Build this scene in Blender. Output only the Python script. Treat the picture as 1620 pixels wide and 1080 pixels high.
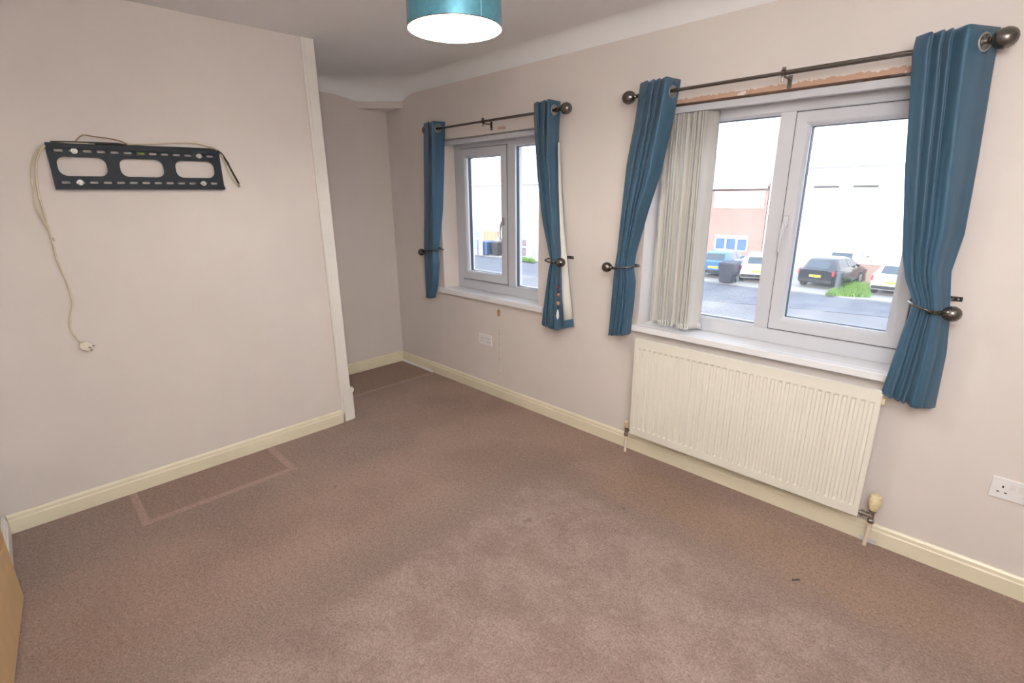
import bpy, bmesh, math, random
from mathutils import Vector, Matrix, noise
random.seed(7)
PI = math.pi
scn = bpy.context.scene
col = scn.collection
for o in list(bpy.data.objects): bpy.data.objects.remove(o)

# ------------------------------------------------------------------ camera
FPX = 793.39
CAM = Vector((4.0784, -2.557, 1.5502))
YAW, PITCH, ROLL = .7869, -.2845, -.0085
_F = Vector((-math.sin(YAW)*math.cos(PITCH), math.cos(YAW)*math.cos(PITCH), math.sin(PITCH)))
_r = _F.cross(Vector((0, 0, 1))).normalized(); _u = _r.cross(_F)
_R = math.cos(ROLL)*_r + math.sin(ROLL)*_u
_U = -math.sin(ROLL)*_r + math.cos(ROLL)*_u
cd = bpy.data.cameras.new('camera'); cam = bpy.data.objects.new('camera', cd); col.objects.link(cam)
cd.sensor_width = 36; cd.lens = FPX/1620*36; cd.clip_start = .02; cd.clip_end = 400
m3 = Matrix((_R, _U, -_F)).transposed()
cam.matrix_world = Matrix.Translation(CAM) @ m3.to_4x4()
scn.camera = cam
def bp(px, py, ax, v):
    """the point of the plane axis=v that the photograph shows at pixel px, py"""
    d = _F + _R*((px-810)/FPX) - _U*((py-540)/FPX)
    return CAM + d*((v-CAM[ax])/d[ax])

# ------------------------------------------------------------------ light
w = bpy.data.worlds.new('sky'); scn.world = w; w.use_nodes = True
bg = w.node_tree.nodes['Background']
bg.inputs[0].default_value = (.80, .92, 1.12, 1); bg.inputs[1].default_value = 3.6
sd = bpy.data.lights.new('sun', 'SUN'); sd.energy = 6; sd.color = (1, .93, .82); sd.angle = math.radians(.6)
so = bpy.data.objects.new('sun', sd); col.objects.link(so)
so.rotation_euler = Vector((.05, 1, -.29)).to_track_quat('-Z', 'Y').to_euler(); so.location = (0, -20, 14)
# the photographer's flash, turned up and back to bounce off ceiling and walls behind the camera
fd = bpy.data.lights.new('camera_flash', 'SPOT'); fd.energy = 440; fd.color = (.95, .985, 1.02)
fd.spot_size = math.radians(120); fd.spot_blend = .6; fd.shadow_soft_size = .04
fo = bpy.data.objects.new('camera_flash', fd); col.objects.link(fo)
fo.location = (4.12, -2.52, 1.62)
fo.rotation_euler = Vector((.48, -.16, .80)).to_track_quat('-Z', 'Y').to_euler()
vs = scn.view_settings
vs.view_transform = 'Standard'; vs.look = 'None'; vs.exposure = 0; vs.gamma = 1; vs.use_curve_mapping = False

# ------------------------------------------------------------------ materials
def lin(c): return tuple(((x/255)/12.92 if x/255 <= .04045 else ((x/255+.055)/1.055)**2.4) for x in c)
MATS = {}
def mat(name, c, rough=.6, metal=0, var=.06, scale=8, bump=0, bscale=200, coat=0, spec=.5, sheen=0, emit=None):
    if name in MATS: return MATS[name]
    m = bpy.data.materials.new(name); m.use_nodes = True; nt = m.node_tree; N = nt.nodes; L = nt.links
    b = N['Principled BSDF']
    b.inputs['Roughness'].default_value = rough; b.inputs['Metallic'].default_value = metal
    b.inputs['Specular IOR Level'].default_value = spec
    if coat: b.inputs['Coat Weight'].default_value = coat
    if sheen: b.inputs['Sheen Weight'].default_value = sheen; b.inputs['Sheen Roughness'].default_value = .4
    tc = N.new('ShaderNodeTexCoord'); nz = N.new('ShaderNodeTexNoise')
    nz.inputs['Scale'].default_value = scale; nz.inputs['Detail'].default_value = 3
    L.new(tc.outputs['Object'], nz.inputs['Vector'])
    rp = N.new('ShaderNodeValToRGB'); L.new(nz.outputs['Fac'], rp.inputs['Fac'])
    rp.color_ramp.elements[0].position = .3; rp.color_ramp.elements[1].position = .7
    rp.color_ramp.elements[0].color = tuple(x*(1-var) for x in c)+(1,)
    rp.color_ramp.elements[1].color = tuple(min(1, x*(1+var)) for x in c)+(1,)
    L.new(rp.outputs['Color'], b.inputs['Base Color'])
    if bump:
        n2 = N.new('ShaderNodeTexNoise'); n2.inputs['Scale'].default_value = bscale; n2.inputs['Detail'].default_value = 2
        L.new(tc.outputs['Object'], n2.inputs['Vector'])
        bm = N.new('ShaderNodeBump'); bm.inputs['Strength'].default_value = bump; bm.inputs['Distance'].default_value = .002
        L.new(n2.outputs['Fac'], bm.inputs['Height']); L.new(bm.outputs['Normal'], b.inputs['Normal'])
    if emit:
        b.inputs['Emission Color'].default_value = tuple(emit[:3])+(1,); b.inputs['Emission Strength'].default_value = emit[3]
    MATS[name] = m
    return m

class NT:
    """small helper for longer node trees"""
    def __init__(s, name):
        s.m = bpy.data.materials.new(name); s.m.use_nodes = True
        s.t = s.m.node_tree; s.b = s.t.nodes['Principled BSDF']; MATS[name] = s.m
        s.tc = s.t.nodes.new('ShaderNodeTexCoord').outputs['Object']
    def n(s, typ, **k):
        o = s.t.nodes.new('ShaderNode'+typ)
        for a, v in k.items(): setattr(o, a, v)
        return o
    def put(s, sock, v):
        if isinstance(v, bpy.types.NodeSocket): s.t.links.new(v, sock)
        else: sock.default_value = v
    def math(s, op, a, b=0., c=None, clamp=False):
        o = s.n('Math', operation=op, use_clamp=clamp)
        s.put(o.inputs[0], a); s.put(o.inputs[1], b)
        if c is not None: s.put(o.inputs[2], c)
        return o.outputs[0]
    def noise(s, scale, detail=3, rough=.5, vec=None):
        o = s.n('TexNoise'); s.put(o.inputs['Vector'], vec or s.tc)
        o.inputs['Scale'].default_value = scale; o.inputs['Detail'].default_value = detail
        o.inputs['Roughness'].default_value = rough
        return o.outputs['Fac']
    def xyz(s, vec=None):
        o = s.n('SeparateXYZ'); s.put(o.inputs[0], vec or s.tc); return o.outputs
    def smooth(s, v, a, b):
        o = s.n('MapRange', interpolation_type='SMOOTHSTEP')
        s.put(o.inputs[0], v); o.inputs[1].default_value = a; o.inputs[2].default_value = b
        return o.outputs[0]
    def mix(s, f, a, b):
        o = s.n('Mix', data_type='RGBA')
        s.put(o.inputs[0], f)
        for i, v in ((6, a), (7, b)): s.put(o.inputs[i], v if isinstance(v, bpy.types.NodeSocket) else tuple(v)+(1,))
        return o.outputs[2]
    def box2(s, X, Y, x0, x1, y0, y1, e):
        a = s.math('MULTIPLY', s.smooth(X, x0-e, x0+e), s.smooth(X, x1+e, x1-e))
        b = s.math('MULTIPLY', s.smooth(Y, y0-e, y0+e), s.smooth(Y, y1+e, y1-e))
        return s.math('MULTIPLY', a, b)
    def bump(s, h, strength, dist):
        o = s.n('Bump'); o.inputs['Strength'].default_value = strength; o.inputs['Distance'].default_value = dist
        s.put(o.inputs['Height'], h); s.t.links.new(o.outputs[0], s.b.inputs['Normal'])

WALLC = (.765, .70, .655)
def wall_material(name, window=False):
    t = NT(name)
    big = t.noise(1.3, 4, .6)
    c = t.mix(t.smooth(big, .35, .7), tuple(x*.97 for x in WALLC), tuple(min(1, x*1.03) for x in WALLC))
    # scuffs
    sc = t.math('MULTIPLY', t.smooth(t.noise(16, 5, .7), .70, .78), .22)
    c = t.mix(sc, c, (.45, .38, .34))
    if window:
        X, Y, Z = t.xyz()
        # paint pulled off along the lintel of the large window, bare pink plaster under it
        ed = t.math('ADD', Z, t.math('MULTIPLY', t.math('SUBTRACT', t.noise(26, 4, .7), .5), .05))
        m1 = t.box2(X, ed, 2.68, 3.70, 1.94, 2.004, .0015)
        m1 = t.math('MULTIPLY', m1, t.smooth(t.noise(13, 3, .6), .36, .40))
        c = t.mix(m1, c, (.52, .33, .235))
        m2 = t.box2(X, Z, 1.395, 1.47, 1.978, 1.996, .002)
        c = t.mix(m2, c, (.56, .36, .27))
    t.put(t.b.inputs['Base Color'], c)
    t.b.inputs['Roughness'].default_value = .62; t.b.inputs['Specular IOR Level'].default_value = .3
    t.bump(t.noise(60, 3), .10, .004)
    return t.m
M_WALL = wall_material('wall_paint'); M_WALLW = wall_material('wall_paint_window', True)
M_CEIL = mat('ceiling_paint', (.90, .90, .90), .85, var=.02, scale=2, bump=.08, bscale=50, spec=.2)
M_CREAM = mat('cream_gloss', (.86, .79, .60), .32, var=.04, scale=5, bump=.05, bscale=40)
M_WHITEG = mat('white_gloss', (.86, .82, .76), .3, var=.03, scale=4, bump=.04, bscale=40)
M_UPVC = mat('white_upvc', (.63, .64, .68), .28, var=.02, scale=5)
M_SILL = mat('sill_white', (.88, .87, .88), .25, var=.02, scale=6)
M_GASK = mat('gasket', (.045, .05, .06), .5)
M_METAL = mat('pewter', (.17, .155, .14), .27, metal=.95, var=.08, scale=30)
M_STEEL = mat('steel', (.42, .41, .39), .5, metal=1, var=.08, scale=30)
M_CHROME = mat('chrome_worn', (.5, .48, .46), .25, metal=1, var=.2, scale=60)
M_BLACK = mat('black_plastic', (.012, .012, .013), .4)
def fabric(name, c, streak=.12):
    t = NT(name)
    X, Y, Z = t.xyz()
    cv = t.n('CombineXYZ'); t.put(cv.inputs[0], t.math('MULTIPLY', X, 18)); t.put(cv.inputs[1], t.math('MULTIPLY', Y, 18)); t.put(cv.inputs[2], t.math('MULTIPLY', Z, 1.2))
    f = t.noise(1, 3, .6, cv.outputs[0])
    t.put(t.b.inputs['Base Color'], t.mix(t.smooth(f, .3, .7), tuple(x*(1-streak) for x in c), tuple(x*(1+streak) for x in c)))
    t.b.inputs['Roughness'].default_value = .48; t.b.inputs['Specular IOR Level'].default_value = .45
    t.b.inputs['Sheen Weight'].default_value = .15
    t.bump(t.noise(900, 2), .12, .0006)
    return t.m
M_CURT = fabric('teal_satin', (.036, .102, .168))
M_LINING = mat('curtain_lining', (.80, .80, .75), .8, var=.03)
M_VANE = fabric('blind_vane', (.58, .56, .515), .06)
M_CLIP = mat('clear_clip', (.86, .86, .84), .2)
M_RAD = mat('radiator_enamel', (.83, .80, .70), .3, var=.02, scale=3)
M_VALVE = mat('aged_cream_plastic', (.78, .67, .42), .4, var=.15, scale=60)
M_PIPE = mat('painted_pipe', (.80, .70, .56), .4, var=.08, scale=30)
M_SOCK = mat('socket_white', (.86, .85, .84), .3, var=.01)
M_CABLE = mat('cream_cable', (.70, .60, .42), .5, var=.1, scale=20)
M_BRACK = mat('bracket_enamel', (.012, .019, .029), .5, var=.1, spec=.3)

# carpet
t = NT('carpet')
X, Y, Z = t.xyz()
wob = t.math('MULTIPLY', t.math('SUBTRACT', t.noise(3.2, 5, .65), .5), .26)
Xw = t.math('ADD', X, wob); Yw = t.math('ADD', Y, wob)
basec = t.mix(t.smooth(t.noise(1.6, 3), .35, .65), (.31, .207, .163), (.37, .25, .20))
# cleaner rectangle where a bed stood
bed = t.box2(Xw, Yw, 2.42, 6, -4, -.64, .045)
bedc = t.mix(t.smooth(t.noise(4.5, 5, .7), .34, .66), (.285, .196, .164), (.362, .262, .224))
c = t.mix(bed, basec, bedc)
# greyer worn rim around it and along the walls
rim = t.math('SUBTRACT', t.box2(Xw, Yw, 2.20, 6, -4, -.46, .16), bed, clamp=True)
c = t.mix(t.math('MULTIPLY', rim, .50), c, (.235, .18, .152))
tvr = t.box2(Xw, Yw, .3, 1.55, -3, -.9, .14)
c = t.mix(t.math('MULTIPLY', tvr, .28), c, (.235, .19, .17))
# worn brown strip below the radiator
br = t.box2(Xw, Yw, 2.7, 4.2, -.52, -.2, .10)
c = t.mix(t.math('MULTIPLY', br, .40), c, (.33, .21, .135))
# let-in carpet pieces
p_out = t.box2(X, Y, .80, 1.295, -2.352, -1.592, .004); p_in = t.box2(X, Y, .80, 1.255, -2.318, -1.630, .004)
c = t.mix(p_in, c, (.315, .21, .17))
c = t.mix(t.math('MULTIPLY', t.math('SUBTRACT', p_out, p_in, clamp=True), .85), c, (.43, .285, .235))
a_out = t.box2(X, Y, -.2, .525, -1.2, .1, .004); a_in = t.box2(X, Y, -.2, .495, -1.2, .1, .004)
c = t.mix(a_in, c, (.315, .20, .148))
c = t.mix(t.math('MULTIPLY', t.math('SUBTRACT', a_out, a_in, clamp=True), .9), c, (.43, .285, .225))
# stray marks
mk = t.math('MULTIPLY', t.smooth(t.noise(7.5, 2, .5), .735, .76), .45)
c = t.mix(mk, c, (.15, .10, .085))
# short black scuff in front of the radiator
sx_ = t.math('SUBTRACT', t.math('MULTIPLY', t.math('SUBTRACT', X, 3.686), .707), t.math('MULTIPLY', t.math('SUBTRACT', Y, -0.507), -.707))
sy_ = t.math('ADD', t.math('MULTIPLY', t.math('SUBTRACT', X, 3.686), -.707), t.math('MULTIPLY', t.math('SUBTRACT', Y, -0.507), .707))
c = t.mix(t.math('MULTIPLY', t.box2(sx_, sy_, -.018, .018, -.006, .006, .003), t.smooth(t.noise(120, 2), .42, .5)), c, (.03, .03, .03))
# pile speckle
sp = t.noise(120, 3, .75)
c2 = t.n('HueSaturation'); t.put(c2.inputs['Color'], c)
t.put(c2.inputs['Value'], t.math('ADD', -.1, t.math('MULTIPLY', t.math('ADD', t.math('MULTIPLY', sp, .75), t.math('MULTIPLY', t.noise(48, 2, .6), .25)), 2.2)))
t.put(t.b.inputs['Base Color'], c2.outputs[0])
t.b.inputs['Roughness'].default_value = .95; t.b.inputs['Specular IOR Level'].default_value = .1
t.b.inputs['Sheen Weight'].default_value = .12
t.bump(t.noise(260, 3, .7), .7, .006)
M_CARPET = t.m

# oak veneer
t = NT('oak'); X, Y, Z = t.xyz()
cv = t.n('CombineXYZ'); t.put(cv.inputs[0], t.math('MULTIPLY', X, 30)); t.put(cv.inputs[1], t.math('MULTIPLY', Y, 30)); t.put(cv.inputs[2], t.math('MULTIPLY', Z, 2))
t.put(t.b.inputs['Base Color'], t.mix(t.smooth(t.noise(1, 4, .6, cv.outputs[0]), .3, .7), (.50, .26, .10), (.62, .36, .16)))
t.b.inputs['Roughness'].default_value = .4
M_OAK = t.m
M_OAKL = mat('oak_rail', (.62, .42, .21), .4, var=.08, scale=12)

# window glass: thin pane, faint dusty veil
m = bpy.data.materials.new('window_glass'); m.use_nodes = True; nt = m.node_tree
for n in list(nt.nodes): nt.nodes.remove(n)
out = nt.nodes.new('ShaderNodeOutputMaterial'); tr = nt.nodes.new('ShaderNodeBsdfTransparent'); gl = nt.nodes.new('ShaderNodeBsdfGlossy')
tl = nt.nodes.new('ShaderNodeBsdfTranslucent'); tl.inputs[0].default_value = (1, 1, 1, 1)
gl.inputs['Roughness'].default_value = .02; tr.inputs[0].default_value = (.97, .98, .98, 1)
lw = nt.nodes.new('ShaderNodeLayerWeight'); lw.inputs[0].default_value = .12
mp = nt.nodes.new('ShaderNodeMapRange'); mp.inputs[3].default_value = .02; mp.inputs[4].default_value = .5
nt.links.new(lw.outputs['Fresnel'], mp.inputs[0])
mx = nt.nodes.new('ShaderNodeMixShader'); nt.links.new(mp.outputs[0], mx.inputs[0]); nt.links.new(tr.outputs[0], mx.inputs[1]); nt.links.new(gl.outputs[0], mx.inputs[2])
nz = nt.nodes.new('ShaderNodeTexNoise'); nz.inputs['Scale'].default_value = 5; nz.inputs['Detail'].default_value = 3
tcn = nt.nodes.new('ShaderNodeTexCoord'); nt.links.new(tcn.outputs['Object'], nz.inputs['Vector'])
mp2 = nt.nodes.new('ShaderNodeMapRange'); mp2.inputs[1].default_value = .3; mp2.inputs[2].default_value = .75; mp2.inputs[3].default_value = .012; mp2.inputs[4].default_value = .05
nt.links.new(nz.outputs['Fac'], mp2.inputs[0])
mx2 = nt.nodes.new('ShaderNodeMixShader'); nt.links.new(mp2.outputs[0], mx2.inputs[0]); nt.links.new(mx.outputs[0], mx2.inputs[1]); nt.links.new(tl.outputs[0], mx2.inputs[2])
nt.links.new(mx2.outputs[0], out.inputs[0])
M_GLASS = m

# ------------------------------------------------------------------ mesh helpers
class MB:
    def __init__(s): s.v = []; s.f = []
    def quadbox(s, p):
        n = len(s.v); s.v += [tuple(q) for q in p]
        s.f += [tuple(n+i for i in q) for q in ((0, 3, 2, 1), (4, 5, 6, 7), (0, 1, 5, 4), (1, 2, 6, 5), (2, 3, 7, 6), (3, 0, 4, 7))]
        return s
    def box(s, x0, x1, y0, y1, z0, z1):
        return s.quadbox([(x0, y0, z0), (x1, y0, z0), (x1, y1, z0), (x0, y1, z0), (x0, y0, z1), (x1, y0, z1), (x1, y1, z1), (x0, y1, z1)])
    def prism(s, poly, axis, a, b):
        """extrude polygon (2D, counter-clockwise) along axis from a to b"""
        n = len(s.v); k = len(poly)
        def P(p, h): return {'x': (h, p[0], p[1]), 'y': (p[0], h, p[1]), 'z': (p[0], p[1], h)}[axis]
        s.v += [P(p, a) for p in poly]+[P(p, b) for p in poly]
        s.f += [tuple(range(n+k-1, n-1, -1)), tuple(range(n+k, n+2*k))]
        s.f += [(n+i, n+(i+1) % k, n+k+(i+1) % k, n+k+i) for i in range(k)]
        return s
    def tube(s, pts, r, seg=10, cap=True):
        pts = [Vector(p) for p in pts]; n0 = len(s.v); k = len(pts)
        rr = r if isinstance(r, (list, tuple)) else [r]*k
        T = [(pts[min(i+1, k-1)]-pts[max(i-1, 0)]).normalized() for i in range(k)]
        a = Vector((0, 0, 1)) if abs(T[0].z) < .9 else Vector((1, 0, 0))
        u = T[0].cross(a).normalized()
        for i in range(k):
            u = (u-T[i]*u.dot(T[i])).normalized(); v = T[i].cross(u)
            for j in range(seg):
                an = 2*PI*j/seg; s.v.append(tuple(pts[i]+(u*math.cos(an)+v*math.sin(an))*rr[i]))
        for i in range(k-1):
            for j in range(seg):
                a_, b_ = n0+i*seg+j, n0+i*seg+(j+1) % seg
                s.f.append((a_, b_, b_+seg, a_+seg))
        if cap:
            s.f.append(tuple(range(n0+seg-1, n0-1, -1))); s.f.append(tuple(range(n0+(k-1)*seg, n0+k*seg)))
        return s
    def lathe(s, o, axis, prof, seg=20):
        """prof: (distance along axis, radius) pairs"""
        o = Vector(o); ax = Vector(axis).normalized()
        return s.tube([o+ax*p[0] for p in prof], [max(p[1], 1e-4) for p in prof], seg)
    def ring(s, x0, x1, z0, z1, wl, wr, wb, wt, y0, y1):
        """rectangular ring of a frame in an xz plane"""
        s.box(x0, x0+wl, y0, y1, z0, z1); s.box(x1-wr, x1, y0, y1, z0, z1)
        s.box(x0+wl, x1-wr, y0, y1, z0, z0+wb); s.box(x0+wl, x1-wr, y0, y1, z1-wt, z1)
        return s
    def mring(s, x0, x1, z0, z1, prof):
        """mitred frame: prof = list of (inset, y) swept round a rectangle in the xz plane"""
        n0 = len(s.v); k = len(prof)
        for (cx, cz, sx, sz) in ((x0, z0, 1, 1), (x1, z0, -1, 1), (x1, z1, -1, -1), (x0, z1, 1, -1)):
            for (i, y) in prof: s.v.append((cx+sx*i, y, cz+sz*i))
        for c in range(4):
            for j in range(k):
                a, b = n0+c*k+j, n0+c*k+(j+1) % k; d, e = n0+((c+1) % 4)*k+j, n0+((c+1) % 4)*k+(j+1) % k
                s.f.append((a, d, e, b))
        return s
    def build(s, name, material, parent=None, smooth=False, bevel=0, loc=None, seg=2, auto=None):
        me = bpy.data.meshes.new(name); me.from_pydata(s.v, [], s.f); me.validate()
        bm = bmesh.new(); bm.from_mesh(me); bmesh.ops.recalc_face_normals(bm, faces=bm.faces); bm.to_mesh(me); bm.free()
        me.materials.append(material)
        o = bpy.data.objects.new(name, me); col.objects.link(o)
        if parent: o.parent = parent; 
        if parent and loc is None and parent.get('_o'):
            pass
        if smooth:
            me.shade_smooth()
            if auto: me.set_sharp_from_angle(angle=math.radians(auto))
        if bevel:
            b = o.modifiers.new('bevel', 'BEVEL'); b.width = bevel; b.segments = seg; b.limit_method = 'ANGLE'; b.angle_limit = math.radians(40)
        return o
def place(o, loc):
    """put a mesh object's or an empty's origin at loc without moving what it shows (world-coordinate parts)"""
    loc = Vector(loc)
    if o.type == 'MESH': o.data.transform(Matrix.Translation(-loc))
    o.location = loc
    for c in o.children: c.location = c.location-loc
def tag(o, label, cat, group=None, kind=None):
    o['label'] = label; o['category'] = cat
    if group: o['group'] = group
    if kind: o['kind'] = kind
    return o
def empty(name, label=None, cat=None, group=None, kind=None):
    o = bpy.data.objects.new(name, None); o.empty_display_size = .1; col.objects.link(o)
    if label: tag(o, label, cat, group, kind)
    elif kind: o['kind'] = kind
    return o
def struct(o, label=None, cat=None):
    o['kind'] = 'structure'
    if label: o['label'] = label; o['category'] = cat
    return o
def spline(pts, n=8):
    """Catmull-Rom through points"""
    P = [Vector(p) for p in pts]; P = [P[0]*2-P[1]]+P+[P[-1]*2-P[-2]]; out = []
    for i in range(1, len(P)-2):
        for k in range(n):
            t = k/n; a, b, c, d = P[i-1:i+3]
            out.append(.5*((2*b)+(c-a)*t+(2*a-5*b+4*c-d)*t*t+(3*b-a-3*c+d)*t**3))
    out.append(P[-2]); return out
def interp(tab, z):
    """tab: list of (z, value), any order"""
    tab = sorted(tab)
    if z <= tab[0][0]: return tab[0][1]
    for (a, u), (b, v) in zip(tab, tab[1:]):
        if z <= b: return u+(v-u)*(z-a)/(b-a)
    return tab[-1][1]

# ------------------------------------------------------------------ room shell
XR, YL, H = 4.75, -2.83, 2.438          # right wall, left wall, ceiling
XT, YA = .893, -1.023                   # television wall and its free edge
S = dict(x0=.716, x1=1.775, z0=.767, z1=1.961)     # small window opening
Lg = dict(x0=2.573, x1=3.87, z0=.775, z1=1.984)    # large window opening
struct(MB().box(-.12, XR+.12, YL-.16, .28, -.12, 0).build('floor', M_CARPET), 'worn pinkish brown fitted carpet with a paler patch', 'carpet')
struct(MB().box(-.12, XR+.12, YL-.12, .28, H, H+.12).build('ceiling', M_CEIL), 'plain off white plaster ceiling', 'ceiling')
b = MB(); Y1 = .28
b.box(-.12, S['x0'], 0, Y1, 0, H); b.box(S['x1'], Lg['x0'], 0, Y1, 0, H); b.box(Lg['x1'], XR+.12, 0, Y1, 0, H)
for q in (S, Lg): b.box(q['x0'], q['x1'], 0, Y1, 0, q['z0']); b.box(q['x0'], q['x1'], 0, Y1, q['z1'], H)
b.prism([(S['x0'], 0), (S['x0']+.037, .125), (S['x0']+.037, .2), (S['x0'], .2)][::1], 'z', S['z0'], S['z1'])
b.prism([(S['x1'], 0), (S['x1'], .2), (S['x1']-.045, .2), (S['x1']-.045, .125)], 'z', S['z0'], S['z1'])
wall_w = struct(b.build('wall_window', M_WALLW), 'beige painted wall holding both windows and the radiator', 'wall')
struct(MB().box(-.12, 0, YL-.12, 0, 0, H).build('wall_alcove', M_WALL), 'shaded beige end wall of the alcove', 'wall')
b = MB().box(0, XT, YL, YA, 0, H)
struct(b.build('wall_television', M_WALL), 'beige wall carrying the empty television bracket', 'wall')
struct(MB().box(0, 1.495, YL-.12, YL, 0, H).box(2.31, XR+.12, YL-.12, YL, 0, H).box(1.495, 2.31, YL-.12, YL, 2.0, H).box(0, XR+.12, YL-.16, YL-.12, 0, H).build('wall_left', M_WALL), 'beige wall behind the oak door', 'wall')
struct(MB().box(XR, XR+.12, YL, 0, 0, H).build('wall_right', M_WALL), 'beige wall at the right end of the room', 'wall')
# plaster damage under the small window
b = MB(); c0 = Vector((1.373, -.0015, .688)); n0 = len(b.v)
ring = [c0+Vector((math.cos(a)*.021*random.uniform(.7, 1.1), 0, math.sin(a)*.034*random.uniform(.75, 1.1))) for a in [i*2*PI/14 for i in range(14)]]
b.prism([(p.x, p.z) for p in ring], 'y', -.0022, 0)
b.build('plaster_hole', mat('bare_plaster', (.42, .25, .14), .9, var=.35, scale=120), wall_w)
b = MB(); xs = [1.376+random.uniform(-.004, .004) for i in range(18)]
for i in range(17):
    za, zb = .16+.4*i/17, .16+.4*(i+1)/17; wd = .005 if i < 11 else .009
    b.quadbox([(xs[i]-wd, -.0015, za), (xs[i]+wd, -.0015, za), (xs[i]+wd, 0, za), (xs[i]-wd, 0, za), (xs[i+1]-wd, -.0015, zb), (xs[i+1]+wd, -.0015, zb), (xs[i+1]+wd, 0, zb), (xs[i+1]-wd, 0, zb)])
b.build('plaster_crack', mat('filler', (.72, .65, .60), .9, var=.3, scale=60), wall_w)

# cove round the alcove and along the window wall
DL = .262
st = [((0, YA-.02, 2.333), (.06, YA-.02)), ((0, -.75, 2.333), (.06, -.80)), ((0, -.56, 2.332), (.065, -.62)), ((0, -.45, 2.327), (.09, -.53)), ((0, -.36, 2.315), (.14, -.46)), ((0, -.285, 2.295), (.19, -.40)),
      ((.07, -.195, 2.294), (.245, -.335)), ((.135, -.13, 2.294), (.30, -.275)), ((.20, -.065, 2.294), (.355, -.215)), ((.262, 0, 2.294), (.41, -.16)), ((.30, 0, 2.308), (.45, -.125)), ((.36, 0, 2.328), (.51, -.10)), ((.43, 0, 2.337), (.58, -.09)),
      ((.8, 0, 2.337), (.9, -.08)), ((1.6, 0, 2.338), (1.6, -.08)), ((2.6, 0, 2.34), (2.6, -.08)), ((XR, 0, 2.34), (XR, -.08))]
b = MB(); NP = 8
for (lx, ly, lz), (ux, uy) in st:
    for k in range(NP+1):
        an = k/NP*PI/2; f = 1-math.cos(an)
        b.v.append((lx+(ux-lx)*f, ly+(uy-ly)*f, lz+(H-lz)*math.sin(an)))
for i in range(len(st)-1):
    for k in range(NP):
        q = i*(NP+1)+k; b.f.append((q, q+1, q+NP+2, q+NP+1))
cove = struct(b.build('trim_cove', M_CEIL, smooth=True), 'white curved plaster cove between wall and ceiling', 'cove')
# small boxed-in corner under the cove
b = MB(); b.prism([(0, 0), (0, -DL), (DL, 0)][::1], 'z', 2.243, 2.33)
struct(b.build('trim_corner_box', M_WALL), 'small triangular boxed corner below the alcove cove', 'boxing')

# baseboards: profile (offset from wall, z)
def baseprof(h=.097, t=.018): return [(0, 0), (t, 0), (t, h*.70), (t*.72, h*.74), (t*.72, h*.90), (t*.35, h), (0, h)]
pr_ = baseprof()
def bb(name, axis, sign, wall, a, b_, material=M_CREAM, h=.097, t=.018, label=None):
    p = baseprof(h, t)
    poly = [(wall+sign*o_, z) for o_, z in p]
    m_ = MB()
    if axis == 'x': m_.prism(poly, 'x', a, b_)
    else: m_.prism(poly, 'y', a, b_)
    return struct(m_.build(name, material, bevel=.0015), label, 'baseboard')
bb('baseboard_window', 'x', -1, 0, .47, XR, label='cream gloss baseboard under the windows and radiator')
bb('baseboard_corner', 'x', -1, 0, .0, .47, h=.093, t=.013, label='short thinner cream baseboard in the alcove corner below the cove')
bb('baseboard_alcove', 'y', 1, 0, YA, -.013, h=.097, label='cream baseboard on the end wall of the alcove')
bb('baseboard_television', 'y', 1, XT, YL+.018, YA-.055, label='cream baseboard below the television bracket')
bb('baseboard_left', 'x', 1, YL, XT, 1.495, M_WHITEG, label='white baseboard running behind the oak door')
struct(MB().prism([(-.013, 0), (-.027, 0), (-.027, .008), (-.022, .014), (-.013, .014)], 'x', .02, .51).build('trim_bead', mat('bright_white', (.9, .9, .88), .35)), 'thin white bead at the foot of the corner baseboard', 'trim')
# return skirting at the free edge of the television wall
b = MB().box(XT-.5, XT+.004, YA, YA+.022, 0, .205); b.prism([(YA, .205), (YA+.03, .205), (YA+.034, .222), (YA+.028, .24), (YA, .24)], 'x', XT-.5, XT+.004)
struct(b.build('baseboard_return', M_WHITEG, bevel=.002), 'tall white skirting end at the free edge of the television wall', 'baseboard')
# edge trim of the television wall
b = MB(); b.prism([(YA-.078, XT), (YA-.078, XT+.012), (YA-.070, XT+.018), (YA-.062, XT+.018), (YA-.056, XT+.010), (YA+.0, XT+.010), (YA+.006, XT+.004), (YA+.006, XT-.02), (YA, XT-.02), (YA, XT)], 'z', 0, H)
for i, v in enumerate(b.v): b.v[i] = (v[1], v[0], v[2])
struct(b.build('trim_edge', M_WHITEG, bevel=.0015), 'white moulded corner trim up the free edge of the television wall', 'trim')

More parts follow.
